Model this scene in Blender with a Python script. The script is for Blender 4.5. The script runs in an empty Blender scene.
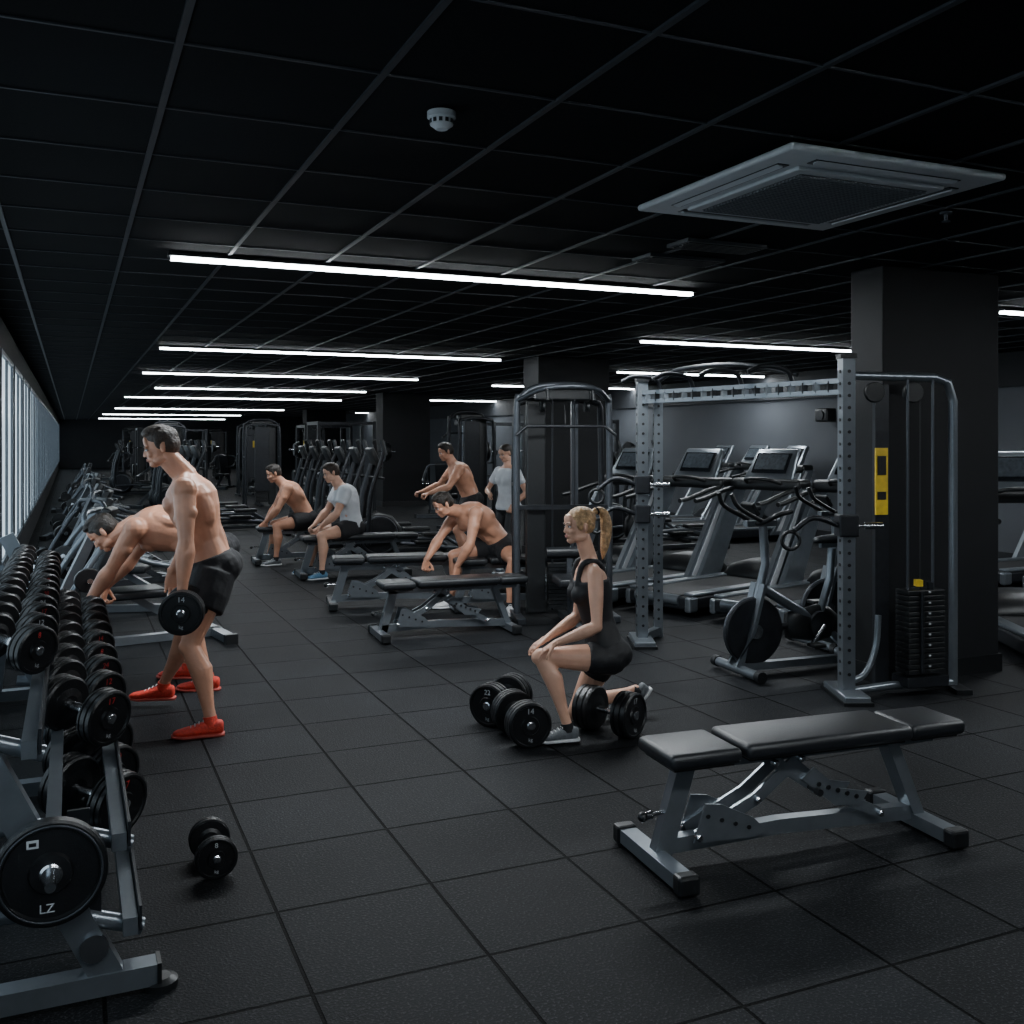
import bpy, bmesh, math, random
import numpy as np
from mathutils import Vector, Matrix
V=Vector
random.seed(4)
ROT=math.radians(23.8)
E=V((math.cos(ROT),math.sin(ROT),0)); D=V((-math.sin(ROT),math.cos(ROT),0))
def rw(e,n,z=0): return E*e+D*n+V((0,0,z))
CEIL=2.75
# ---------------------------------------------------------------- materials
def newmat(name,col,rough=.5,metal=0,var=.15,scale=20,bump=0.0,bscale=80,emit=0,coat=0,spec=.5,ecol=None,samp=True):
    m=bpy.data.materials.new(name); m.use_nodes=True
    nt=m.node_tree; b=nt.nodes['Principled BSDF']
    tc=nt.nodes.new('ShaderNodeTexCoord'); nz=nt.nodes.new('ShaderNodeTexNoise')
    nz.inputs['Scale'].default_value=scale; nz.inputs['Detail'].default_value=3
    nt.links.new(tc.outputs['Object'],nz.inputs['Vector'])
    cr=nt.nodes.new('ShaderNodeValToRGB')
    cr.color_ramp.elements[0].position=.3; cr.color_ramp.elements[1].position=.7
    cr.color_ramp.elements[0].color=(*[c*(1-var) for c in col],1)
    cr.color_ramp.elements[1].color=(*[min(1,c*(1+var)) for c in col],1)
    nt.links.new(nz.outputs['Fac'],cr.inputs['Fac']); nt.links.new(cr.outputs['Color'],b.inputs['Base Color'])
    b.inputs['Roughness'].default_value=rough; b.inputs['Metallic'].default_value=metal
    b.inputs['Specular IOR Level'].default_value=spec
    b.inputs['Coat Weight'].default_value=coat
    if emit:
        b.inputs['Emission Color'].default_value=(*(ecol or col),1); b.inputs['Emission Strength'].default_value=emit
        m.cycles.emission_sampling='AUTO' if samp else 'NONE'
    if bump:
        n2=nt.nodes.new('ShaderNodeTexNoise'); n2.inputs['Scale'].default_value=bscale; n2.inputs['Detail'].default_value=3
        nt.links.new(tc.outputs['Object'],n2.inputs['Vector'])
        bp=nt.nodes.new('ShaderNodeBump'); bp.inputs['Strength'].default_value=bump; bp.inputs['Distance'].default_value=.01
        nt.links.new(n2.outputs['Fac'],bp.inputs['Height']); nt.links.new(bp.outputs['Normal'],b.inputs['Normal'])
    return m
M={}
M['silver']=newmat('silver_powdercoat',(.20,.225,.25),.28,.7,.06)
M['midgrey']=newmat('graphite_powdercoat',(.075,.083,.095),.35,.6,.08)
M['steel']=newmat('brushed_steel',(.55,.57,.60),.22,1,.1)
M['darkmetal']=newmat('dark_metal',(.018,.020,.024),.40,.4,.2)
M['black']=newmat('black_plastic',(.007,.008,.009),.40,0,.2)
M['rubber']=newmat('black_rubber',(.006,.0065,.0075),.36,0,.2,60,.10,150)
M['vinyl']=newmat('black_vinyl',(.011,.0125,.015),.38,0,.15,30,.12,260)
M['belt']=newmat('treadmill_belt',(.010,.010,.011),.7,0,.2)
M['screen']=newmat('screen_glass',(.01,.012,.015),.15,0,.1)
M['screenlit']=newmat('screen_display',(.05,.06,.07),.2,0,.4,25)
M['whitemark']=newmat('white_marking',(.5,.52,.54),.5,0,.05)
M['redmark']=newmat('red_marking',(.5,.03,.03),.5,0,.05)
M['yellow']=newmat('yellow_label',(.62,.42,.02),.5,0,.15)
M['skin']=newmat('skin_tan',(.56,.275,.175),.34,0,.16,9,.45,13)
M['skin2']=newmat('skin_fair',(.64,.36,.25),.36,0,.12,9,.05,45)
M['lip']=newmat('lip',(.40,.14,.11),.4,0,.1)
M['eye']=newmat('eye_white',(.6,.6,.6),.2,0,.02)
M['iris']=newmat('iris',(.03,.02,.015),.15,0,.1)
M['hairdark']=newmat('hair_dark',(.018,.012,.008),.5,0,.4,60,.8,90)
M['hairbrown']=newmat('hair_brown',(.030,.017,.010),.5,0,.4,60,.9,90)
M['hairblond']=newmat('hair_blond',(.48,.29,.14),.42,0,.45,50,.9,80)
M['cloth']=newmat('black_cloth',(.008,.008,.010),.8,0,.2,40,.8,14)
M['clothfit']=newmat('black_sportswear',(.009,.009,.011),.6,0,.2,40,.3,18)
M['white']=newmat('white_cotton',(.62,.64,.67),.85,0,.06,20,.6,14)
M['redshoe']=newmat('red_shoe_mesh',(.70,.05,.028),.6,0,.2,60,.3,150)
M['sole']=newmat('shoe_sole_red',(.50,.08,.06),.6,0,.1)
M['whitesole']=newmat('shoe_sole_white',(.65,.65,.66),.6,0,.05)
M['greyshoe']=newmat('grey_shoe_mesh',(.12,.13,.14),.6,0,.2,60,.3,150)
M['blueshoe']=newmat('blue_shoe_mesh',(.08,.2,.32),.6,0,.2,60)
M['acwhite']=newmat('ac_plastic',(.44,.46,.48),.5,0,.05)
M['acgrille']=newmat('ac_grille',(.12,.13,.14),.5,0,.05)
M['led']=newmat('led_emitter',(.93,.97,1),.5,0,.0,emit=24,ecol=(.90,.96,1),samp=False)
M['column']=newmat('column_paint',(.0050,.0058,.007),.65,0,.15,3,.05,40,spec=.3)
M['walldark']=newmat('wall_dark_paint',(.010,.012,.015),.7,0,.15,2)
M['wallgrey']=newmat('wall_grey_paint',(.070,.078,.090),.75,0,.08,1.5)
M['winframe']=newmat('window_frame',(.13,.15,.17),.4,.3,.1)
M['winglass']=newmat('frosted_daylight_glass',(.55,.65,.75),.2,0,.1,2,emit=1.15,ecol=(.66,.83,.95))
M['tbar']=newmat('ceiling_tbar',(.030,.035,.042),.5,.3,.1)
# ---------------------------------------------------------------- builder
class B:
    def __init__(s): s.v=[];s.f=[];s.m=[];s.s=[];s.mats=[]
    def mi(s,mat):
        mat=M[mat]
        if mat not in s.mats: s.mats.append(mat)
        return s.mats.index(mat)
    def add(s,vs,fs,mat,smooth=False):
        o=len(s.v); k=s.mi(mat)
        s.v.extend([tuple(x) for x in vs])
        for f in fs:
            s.f.append([i+o for i in f]); s.m.append(k); s.s.append(smooth)
    def box(s,c,size,mat,R=None,bev=0,top=None,seg=2):
        bm=bmesh.new(); bmesh.ops.create_cube(bm,size=1)
        for v in bm.verts:
            t=top if (top and v.co.z>0) else (1,1)
            v.co=V((v.co.x*size[0]*t[0],v.co.y*size[1]*t[1],v.co.z*size[2]))
        if bev: bmesh.ops.bevel(bm,geom=list(bm.edges),offset=bev,segments=seg,affect='EDGES',profile=.5)
        if R is not None and not isinstance(R,Matrix):
            from mathutils import Euler
            R=Euler(R).to_matrix()
        c=V(c); bm.verts.ensure_lookup_table()
        vs=[(R@v.co if R else v.co)+c for v in bm.verts]
        fs=[[v.index for v in f.verts] for f in bm.faces]
        bm.free(); s.add(vs,fs,mat,bool(bev and seg>2))
    def plate(s,poly,x,th,mat,axis='x'):
        n=len(poly)
        def mk(p,t): return V((t,p[0],p[1])) if axis=='x' else V((p[0],t,p[1]))
        vs=[mk(p,x-th/2) for p in poly]+[mk(p,x+th/2) for p in poly]
        fs=[list(range(n))[::-1],list(range(n,2*n))]+[[i,(i+1)%n,(i+1)%n+n,i+n] for i in range(n)]
        s.add(vs,fs,mat)
    def tube(s,pts,r,mat,n=10,curve=0,sq=None,caps=True,ends=False):
        pts=[V(p) for p in pts]
        rs=list(r) if isinstance(r,(list,tuple)) else [r]*len(pts)
        if curve and len(pts)>2:
            q=[];qr=[]
            P=[pts[0]*2-pts[1]]+pts+[pts[-1]*2-pts[-2]]
            for i in range(1,len(P)-2):
                for k in range(curve):
                    t=k/curve
                    a,b,c,d=P[i-1],P[i],P[i+1],P[i+2]
                    q.append(.5*((2*b)+(-a+c)*t+(2*a-5*b+4*c-d)*t*t+(-a+3*b-3*c+d)*t**3))
                    qr.append(rs[i-1]*(1-t)+rs[i]*t)
            q.append(pts[-1]);qr.append(rs[-1]); pts=q; rs=qr
        vs=[];m=len(pts)
        if sq: n=4
        pn=None
        for i,p in enumerate(pts):
            t=(pts[min(i+1,m-1)]-pts[max(i-1,0)]).normalized()
            if sq or pn is None:
                ref=V((0,0,1)) if abs(t.z)<.93 else V((0,1,0))
                u=t.cross(ref).normalized(); w=u.cross(t).normalized()
            else:
                u=(pn-t*pn.dot(t)).normalized(); w=u.cross(t).normalized()
            pn=u
            if sq:
                for a,b in ((-1,-1),(1,-1),(1,1),(-1,1)): vs.append(p+u*a*sq[0]/2+w*b*sq[1]/2)
            else:
                for k in range(n):
                    a=2*math.pi*k/n; vs.append(p+(u*math.cos(a)+w*math.sin(a))*rs[i])
        fs=[]
        for i in range(m-1):
            for k in range(n): fs.append([i*n+k,i*n+(k+1)%n,(i+1)*n+(k+1)%n,(i+1)*n+k])
        s.add(vs,fs,mat,not sq)
        if caps:
            s.add(vs[:n],[list(range(n))[::-1]],mat); s.add(vs[-n:],[list(range(n))],mat)
        if ends:
            s.ell(pts[0],(rs[0],)*3,mat,n=n); s.ell(pts[-1],(rs[-1],)*3,mat,n=n)
    def beam(s,a,b,w,h,mat): s.tube([a,b],0,mat,sq=(w,h))
    def lathe(s,prof,o,ax,mat,n=24,smooth=True):
        o=V(o);ax=V(ax).normalized()
        ref=V((0,0,1)) if abs(ax.z)<.9 else V((1,0,0))
        u=ax.cross(ref).normalized();w=u.cross(ax).normalized()
        rings=[[o+ax*t+(u*math.cos(2*math.pi*k/n)+w*math.sin(2*math.pi*k/n))*max(r,1e-4) for k in range(n)] for t,r in prof]
        for i in range(len(rings)-1):
            s.add(rings[i]+rings[i+1],[[k,(k+1)%n,n+(k+1)%n,n+k] for k in range(n)],mat,smooth)
        s.add(rings[0],[list(range(n))[::-1]],mat); s.add(rings[-1],[list(range(n))],mat)
    def torus(s,c,ax,R,r,mat,n=28,k=8):
        ax=V(ax).normalized(); ref=V((0,0,1)) if abs(ax.z)<.9 else V((1,0,0))
        u=ax.cross(ref).normalized();w=u.cross(ax).normalized();c=V(c)
        vs=[]
        for i in range(n):
            a=2*math.pi*i/n; d=u*math.cos(a)+w*math.sin(a)
            for j in range(k):
                b=2*math.pi*j/k; vs.append(c+d*(R+r*math.cos(b))+ax*r*math.sin(b))
        fs=[[i*k+j,i*k+(j+1)%k,((i+1)%n)*k+(j+1)%k,((i+1)%n)*k+j] for i in range(n) for j in range(k)]
        s.add(vs,fs,mat,True)
    def ell(s,c,r,mat,ax=None,n=12):
        c=V(c); ax=ax or (V((1,0,0)),V((0,1,0)),V((0,0,1)))
        m=max(6,n//2+2); vs=[]
        vs.append(c+ax[2]*r[2])
        for i in range(1,m):
            a=math.pi*i/m
            for k in range(n):
                b=2*math.pi*k/n
                vs.append(c+ax[0]*(r[0]*math.sin(a)*math.cos(b))+ax[1]*(r[1]*math.sin(a)*math.sin(b))+ax[2]*(r[2]*math.cos(a)))
        vs.append(c-ax[2]*r[2])
        fs=[[0,1+k,1+(k+1)%n] for k in range(n)]
        for i in range(m-2):
            for k in range(n): fs.append([1+i*n+k,1+(i+1)*n+k,1+(i+1)*n+(k+1)%n,1+i*n+(k+1)%n])
        L=len(vs)-1; o=1+(m-2)*n
        fs+=[[o+k,L,o+(k+1)%n] for k in range(n)]
        s.add(vs,fs,mat,True)
    def loft(s,rings,mat,n=20,pw=.85):
        vs=[]
        for c,a,b in rings:
            for k in range(n):
                t=2*math.pi*k/n; x=math.cos(t);y=math.sin(t)
                x=math.copysign(abs(x)**pw,x);y=math.copysign(abs(y)**pw,y)
                vs.append(c+a*x+b*y)
        fs=[[i*n+k,i*n+(k+1)%n,(i+1)*n+(k+1)%n,(i+1)*n+k] for i in range(len(rings)-1) for k in range(n)]
        fs.append(list(range(n))[::-1]); fs.append([(len(rings)-1)*n+k for k in range(n)])
        s.add(vs,fs,mat,True)
    def text(s,txt,c,normal,size,mat,up=V((0,0,1))):
        cu=bpy.data.curves.new('t','FONT'); cu.body=txt; cu.size=size; cu.align_x='CENTER'; cu.align_y='CENTER'; cu.resolution_u=2
        ob=bpy.data.objects.new('t',cu); bpy.context.collection.objects.link(ob)
        bpy.context.view_layer.update()
        me=ob.to_mesh(); nrm=V(normal).normalized(); x=up.cross(nrm).normalized(); y=nrm.cross(x)
        vs=[V(c)+x*v.co.x+y*v.co.y for v in me.vertices]; fs=[list(p.vertices) for p in me.polygons]
        s.add(vs,fs,mat); ob.to_mesh_clear(); bpy.data.objects.remove(ob)
    def mesh(s,name,off=V((0,0,0))):
        me=bpy.data.meshes.new(name)
        a=np.array(s.v,dtype=np.float64)-np.array(off)
        me.from_pydata(a.tolist(),[],s.f)
        for m in s.mats: me.materials.append(m)
        me.polygons.foreach_set('material_index',s.m); me.polygons.foreach_set('use_smooth',s.s); me.update()
        return me
    def build(s,name,loc=(0,0,0),rz=0,world=False):
        off=V((0,0,0))
        if world:
            a=np.array(s.v); mn=a.min(0);mx=a.max(0); off=V(((mn[0]+mx[0])/2,(mn[1]+mx[1])/2,mn[2])); loc=off
        return place(s.mesh(name,off),name,loc,rz)
def place(me,name,loc,rz=0,sc=None):
    ob=bpy.data.objects.new(name,me); bpy.context.collection.objects.link(ob)
    ob.location=loc; ob.rotation_euler=(0,0,rz)
    if sc: ob.scale=sc
    return ob
# ---------------------------------------------------------------- room
def grid_material(name,base,line,cell,mort,off,speck,rough,bumpd,spec=.4,tv=.2):
    m=bpy.data.materials.new(name); m.use_nodes=True; nt=m.node_tree; b=nt.nodes['Principled BSDF']
    tc=nt.nodes.new('ShaderNodeTexCoord'); mp=nt.nodes.new('ShaderNodeMapping'); mp.inputs['Location'].default_value=(-off[0],-off[1],0)
    nt.links.new(tc.outputs['Object'],mp.inputs['Vector'])
    br=nt.nodes.new('ShaderNodeTexBrick'); br.offset=0; br.squash=1
    br.inputs['Scale'].default_value=1; br.inputs['Brick Width'].default_value=cell; br.inputs['Row Height'].default_value=cell
    br.inputs['Mortar Size'].default_value=mort; br.inputs['Mortar Smooth'].default_value=.3
    br.inputs['Color1'].default_value=(*[c*(1-tv) for c in base],1); br.inputs['Color2'].default_value=(*[c*(1+tv) for c in base],1); br.inputs['Mortar'].default_value=(*line,1)
    nt.links.new(mp.outputs['Vector'],br.inputs['Vector'])
    nz=nt.nodes.new('ShaderNodeTexNoise'); nz.inputs['Scale'].default_value=110; nz.inputs['Detail'].default_value=3
    nt.links.new(tc.outputs['Object'],nz.inputs['Vector'])
    cr=nt.nodes.new('ShaderNodeValToRGB'); cr.color_ramp.elements[0].position=.55; cr.color_ramp.elements[1].position=.68
    cr.color_ramp.elements[0].color=(0,0,0,1); cr.color_ramp.elements[1].color=(speck,speck,speck*1.05,1)
    nt.links.new(nz.outputs['Fac'],cr.inputs['Fac'])
    n3=nt.nodes.new('ShaderNodeTexNoise'); n3.inputs['Scale'].default_value=1.3; n3.inputs['Detail'].default_value=6
    nt.links.new(tc.outputs['Object'],n3.inputs['Vector'])
    ad=nt.nodes.new('ShaderNodeMixRGB'); ad.blend_type='ADD'
    inv=nt.nodes.new('ShaderNodeMath'); inv.operation='MULTIPLY_ADD'; inv.inputs[1].default_value=-1; inv.inputs[2].default_value=1
    nt.links.new(br.outputs['Fac'],inv.inputs[0]); nt.links.new(inv.outputs[0],ad.inputs['Fac'])
    nt.links.new(br.outputs['Color'],ad.inputs['Color1']); nt.links.new(cr.outputs['Color'],ad.inputs['Color2'])
    mu=nt.nodes.new('ShaderNodeMixRGB'); mu.blend_type='MULTIPLY'; mu.inputs['Fac'].default_value=.7
    c3=nt.nodes.new('ShaderNodeValToRGB'); c3.color_ramp.elements[0].position=.3; c3.color_ramp.elements[0].color=(.4,.4,.4,1); c3.color_ramp.elements[1].position=.65
    nt.links.new(n3.outputs['Fac'],c3.inputs['Fac'])
    nt.links.new(ad.outputs['Color'],mu.inputs['Color1']); nt.links.new(c3.outputs['Color'],mu.inputs['Color2'])
    nt.links.new(mu.outputs['Color'],b.inputs['Base Color']); b.inputs['Roughness'].default_value=rough
    # grooves are more matte than the tile faces
    sp=nt.nodes.new('ShaderNodeMath'); sp.operation='MULTIPLY_ADD'; sp.inputs[1].default_value=spec*.6; sp.inputs[2].default_value=spec*.4
    nt.links.new(inv.outputs[0],sp.inputs[0]); nt.links.new(sp.outputs[0],b.inputs['Specular IOR Level'])
    a2=nt.nodes.new('ShaderNodeMath'); a2.operation='MULTIPLY_ADD'; a2.inputs[1].default_value=.3
    nt.links.new(nz.outputs['Fac'],a2.inputs[0]); nt.links.new(inv.outputs[0],a2.inputs[2])
    bp=nt.nodes.new('ShaderNodeBump'); bp.inputs['Strength'].default_value=.9; bp.inputs['Distance'].default_value=bumpd
    nt.links.new(a2.outputs[0],bp.inputs['Height']); nt.links.new(bp.outputs['Normal'],b.inputs['Normal'])
    return m
M['floor']=grid_material('rubber_floor_tiles',(.0072,.0083,.0098),(.0010,.0011,.0013),.55,.007,(.637,2.87),.040,.66,.010,.16,.35)
M['ceil']=grid_material('ceiling_tiles',(.0045,.0053,.0065),(.0045,.0053,.0065),.61,.001,(.286,0),.002,.85,.002,.10)
E0,E1,N0,N1=-.6,11.3,-5,62
def slab(name,c,size,mat):
    b=B(); b.box(c,size,mat); return b.build(name,(0,0,0),ROT)
slab('floor',((E0+E1)/2,(N0+N1)/2,-.05),(E1-E0+.4,N1-N0+.4,.1),'floor')
slab('ceiling',((E0+E1)/2,(N0+N1)/2,CEIL+.05),(E1-E0+.4,N1-N0+.4,.1),'ceil')
b=B()
e=.286-.61
while e<E1:
    b.box((e,(N0+N1)/2,CEIL-.004),(.022,N1-N0,.010),'tbar'); e+=.61
n=N0+.1
while n<N1:
    b.box(((E0+E1)/2,n,CEIL-.003),(E1-E0,.010,.006),'tbar'); n+=.61
b.build('ceiling_grid_trim',(0,0,0),ROT)
slab('wall_back',((E0+E1)/2,N1+.1,CEIL/2),(E1-E0+.4,.2,CEIL),'walldark')
slab('wall_rear',((E0+E1)/2,N0-.1,CEIL/2),(E1-E0+.4,.2,CEIL),'wallgrey')
b=B(); b.box((E1+.1,(N0+N1)/2,1.15),(.2,N1-N0,2.3),'wallgrey'); b.box((E1+.08,(N0+N1)/2,(2.3+CEIL)/2),(.3,N1-N0,CEIL-2.3),'walldark'); b.build('wall_right',(0,0,0),ROT)
slab('baseboard_right',(E1-.015,(N0+N1)/2,.06),(.03,N1-N0,.12),'walldark')
b=B(); b.box((E0-.1,(N0+N1)/2,.2),(.2,N1-N0,.4),'walldark'); b.box((E0-.1,(N0+N1)/2,(2.45+CEIL)/2),(.2,N1-N0,CEIL-2.45),'walldark')
b.box((E0-.1,(N0-2)/2,1.4),(.2,-2-N0,2.1),'walldark')
n=-2
while n<N1-2:
    b.box((E0-.10,n+.2,1.42),(.2,.4,2.1),'winframe'); n+=2.4
b.build('wall_left',(0,0,0),ROT)
n=-1.6; wn=0
while n<N1-2:
    b=B(); x=E0-.012
    b.add([(x,n,.4),(x,n+2,.4),(x,n+2,2.45),(x,n,2.45)],[[0,1,2,3]],'winglass')
    for q in (0.02,1.0,1.98): b.box((E0-.002,n+q,1.42),(.03,.06,2.04),'winframe')
    for z in (.42,2.43): b.box((E0-.002,n+1,z),(.03,2.0,.05),'winframe')
    wn+=1; b.build('window_%d'%wn,(0,0,0),ROT); n+=2.4
for (x,y,w,d) in ((2.42,6.52,1.05,.3),(.36,13.6,1.1,.5),(-3.1,24,1.2,.6),(-7.7,37.5,1.5,.7),(-12,49.5,1.7,.7)):
    b=B(); b.box((w/2,d/2,CEIL/2),(w,d,CEIL-.012),'column',bev=.01); b.box((w/2,d/2,.06),(w+.03,d+.03,.12),'black'); b.build('support_column',(x,y,0),ROT)
for i,n in enumerate((21,24.5,28)):
    b=B(); b.box((E1-.045,n,1.05),(.07,1.1,2.1),'winframe'); b.box((E1-.085,n,1.05),(.03,.9,1.95),'screenlit'); b.box((E1-.11,n-.38,1.05),(.04,.03,.3),'steel')
    b.build('door_%d'%(i+1),(0,0,0),ROT)
def rwp(e,n): p=rw(e,n); return (p.x,p.y)
strips=[((-2.10,6.15),(1.385,7.57)),((-4.26,12.1),(-.168,13.9)),((-6.04,16.4),(-1.81,18.6)),((-9.9,25.6),(-4.9,28.3)),((-13.8,34.8),(-8.6,37.5)),((-17.6,43),(-12.4,45.6)),((-21.3,51.5),(-15.5,54)),
 ((1.45,11.3),(4.31,12.5)),((1.74,16.4),(4.42,17.6)),((4.25,8.7),(7.5,10.1)),((-.41,20.5),(2.7,21.8)),((-2.3,28),(1.0,29.6)),((-6.4,41),(-3,42.6)),((-7.6,21.3),(-3.4,23.2)),((-2.2,35),(.9,36.4)),
 (rwp(.3,.9),rwp(4.0,.9)),(rwp(4.9,2.6),rwp(8.6,2.6)),(rwp(1.5,-2.2),rwp(5.2,-2.2))]  # these three are out of view, added as fill to brighten the foreground
for i,(a,c) in enumerate(strips):
    a=V((*a,0));c=V((*c,0)); L=(c-a).length
    b=B(); b.box((0,0,-.010),(L+.04,.09,.02),'black'); b.box((0,0,-.031),(L,.055,.022),'led')
    mid=(a+c)/2; ob=b.build('led_light_strip',(mid.x,mid.y,CEIL-.01),ROT)
    la=bpy.data.lights.new('led_lamp','AREA'); la.shape='RECTANGLE'; la.size=L; la.size_y=.07; la.color=(.90,.96,1)
    la.energy={0:150,15:55,16:68,17:14}.get(i,72)
    lo=bpy.data.objects.new('led_lamp',la); bpy.context.collection.objects.link(lo); lo.parent=ob; lo.location=(0,0,-.046)
b=B(); W=1.12
b.box((0,0,-.015),(W-.2,W-.2,.03),'acwhite')
b.box((0,0,-.040),(W,W,.030),'acwhite',bev=.014,seg=3)
b.box((0,0,-.064),(.78,.78,.018),'acwhite',bev=.007)
b.box((0,0,-.068),(.68,.68,.014),'black')
for i in range(29): 
    q=-.33+i*.66/28
    b.box((q,0,-.077),(.008,.68,.007),'acgrille'); b.box((0,q,-.079),(.68,.008,.007),'acgrille')
for sx,sy in ((1,0),(-1,0),(0,1),(0,-1)):
    b.box((sx*.455,sy*.455,-.055),(.055 if sx else .76,.055 if sy else .76,.008),'black')
    b.box((sx*.465,sy*.465,-.060),(.03 if sx else .74,.03 if sy else .74,.007),'acwhite',R=((.3*sy),(-.3*sx),0))
b.build('ceiling_air_conditioner',(1.33,4.46,CEIL-.01),ROT)
b=B(); b.lathe([(0,.05),(.02,.05),(.024,.042),(.045,.040),(.055,.026),(.06,.02)],(0,0,0),(0,0,-1),'acwhite',28)
for i in range(12):
    a=i*math.pi/6; b.box((.041*math.cos(a),.041*math.sin(a),-.034),(.004,.012,.014),'black',R=(0,0,a))
b.build('smoke_detector',(-.245,3.48,CEIL-.01))
b=B(); b.lathe([(0,.03),(.01,.03),(.012,.01),(.04,.008),(.045,.02),(.05,.02)],(0,0,0),(0,0,-1),'midgrey',16); b.build('fire_sprinkler',(2.17,5.0,CEIL-.01))
for x,y in ((1.05,6.3),(1.2,5.85)):
    b=B(); b.box((0,0,-.01),(.55,.22,.02),'tbar')
    for i in range(6): b.box((0,-.08+i*.032,-.022),(.5,.012,.008),'black')
    b.build('ceiling_vent',(x,y,CEIL-.008),ROT)
# ---------------------------------------------------------------- dumbbells
def dumbbell(b,c,ax,R=.09,L=.30,label=None,lm='whitemark',hand=.13):
    c=V(c);ax=V(ax).normalized(); hl=(L-hand)/2
    b.lathe([(-hand/2-.01,.017),(-.03,.0175),(0,.019),(.03,.0175),(hand/2+.01,.017)],c,ax,'steel',14)
    for s in (1,-1):
        o=c+ax*s*hand/2; q=hl
        b.lathe([(0,.034),(.008,R*.6),(.010,R*.93),(.016,R),(q*.30,R),(q*.33,R*.94),(q*.36,R*.94),(q*.40,R),(q*.64,R),(q*.67,R*.94),(q*.70,R*.94),(q*.74,R),(q*.94,R),(q,R*.93),(q,R*.86),(q-.006,R*.83),(q-.006,R*.42),(q+.002,R*.38),(q+.002,0)],o,ax*s,'rubber',28)
        b.lathe([(0,R*.2),(.006,R*.2),(.009,R*.14),(.009,0)],o+ax*s*(q+.0),ax*s,'steel',16)
        b.torus(o+ax*s*(q-.002),ax,R*.90,.0022,'midgrey',28,5)
        if label:
            up=V((0,0,1)); upp=(up-ax*up.dot(ax)).normalized()
            b.text(label,o+ax*s*(q-.004)+upp*R*.62,ax*s,R*.34,lm,upp)
            b.text('kg',o+ax*s*(q-.004)-upp*R*.62,ax*s,R*.22,'whitemark',upp)
TIERS=[(-.12,.80),(.11,.51),(.14,.265)]
def rack(n0,L,sizes,eo=-.07):
    b=B()
    for n in (0,L/2,L):
        b.beam((.30,n,.05),(-.40,n,.05),.07,.06,'silver')
        b.lathe([(0,.05),(.02,.05),(.03,.03)],(.31,n,0),(0,0,1),'black',20); b.lathe([(0,.05),(.02,.05),(.03,.03)],(-.38,n,0),(0,0,1),'black',20)
        b.box((.305,n,.05),(.012,.078,.068),'black')
        b.beam((.17,n,.06),(-.29,n,1.02),.055,.085,'silver')
        b.beam((-.34,n,.07),(-.24,n,.95),.05,.05,'silver')
        b.lathe([(0,.04),(.008,.04)],(.13,n-.03,.16),(0,-1,0),'steel',18)
        for ec,z in TIERS:
            b.tube([(ec-.26,n,z+.02),(ec-.12,n,z+.005),(ec+.04,n,z-.050),(ec+.12,n,z-.080)],.024,'silver',12,curve=5)
            b.box((ec-.02,n,z-.01),(.06,.012,.10),'darkmetal')
    for ec,z in TIERS:
        b.beam((ec-.085,-.06,z+.005),(ec-.085,L+.06,z+.005),.04,.05,'silver'); b.beam((ec+.085,-.06,z-.05),(ec+.085,L+.06,z-.05),.04,.05,'silver')
        b.beam((ec+.112,-.06,z-.03),(ec+.112,L+.06,z-.03),.008,.07,'darkmetal')
    b.beam((-.36,0,.05),(-.36,L,.05),.05,.05,'silver')
    b.lathe([(0,.014),(.17,.014)],(-.05-eo,-.03,.42),(0,-1,0),'steel',14)
    o=rw(eo,n0); b.build('dumbbell_rack',o,ROT)
    b=B()
    for t,(ec,z) in enumerate(TIERS):
        R0,off=sizes[t]; n=off; i=0
        while n<L-.05:
            R=R0*(1-.016*i)
            ad=50+random.uniform(-3,3); a=math.radians(ad); ax=V((math.cos(a),-math.sin(a),-.2*math.cos(a)))
            dumbbell(b,(ec+.0,n,z+R*.98+.012),ax,R,.24+R*.4,str(random.choice([8,12,14,17,20,22,24])) if n<2.4 else None,random.choice(['whitemark','redmark','redmark']))
            n+=2.15*R/math.cos(a); i+=1
    b.build('dumbbell_set',o,ROT)
rack(3.10,3.7,[(.084,.80),(.100,.86),(.110,.62)])
b=B(); R=.145
b.lathe([(0,.03),(0,R*.9),(.004,R),(.036,R),(.04,R*.95),(.04,R*.86),(.032,R*.83),(.032,R*.40),(.042,R*.36),(.042,.018)],(0,0,0),(0,-1,0),'rubber',48)
b.lathe([(0,.03),(.046,.03),(.050,.024),(.050,.0)],(0,0,0),(0,-1,0),'steel',20)
b.text('LZ',(-.01,-.034,-.095),(0,-1,0),.035,'whitemark'); b.box((-.045,-.033,.085),(.03,.003,.022),'whitemark'); b.box((-.045,-.0345,.085),(.018,.003,.01),'rubber')
b.torus((0,-.04,0),(0,1,0),R*.9,.003,'midgrey',40,6)
b.build('weight_plate',rw(-.05,3.03,.42),ROT)
def floor_db(x,y,ang,R,L=.3,label=None):
    b=B(); dumbbell(b,(0,0,R),(math.cos(ang),math.sin(ang),0),R,L,label); b.build('dumbbell',(x,y,0))
floor_db(-1.12,3.74,math.radians(-66),.076,.23,'8')
floor_db(.045,5.34,math.radians(-72),.118,.34,'14')
floor_db(-.06,5.72,math.radians(-118),.118,.34,'22')
floor_db(.53,5.46,math.radians(-38),.122,.34,'17')
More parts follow.
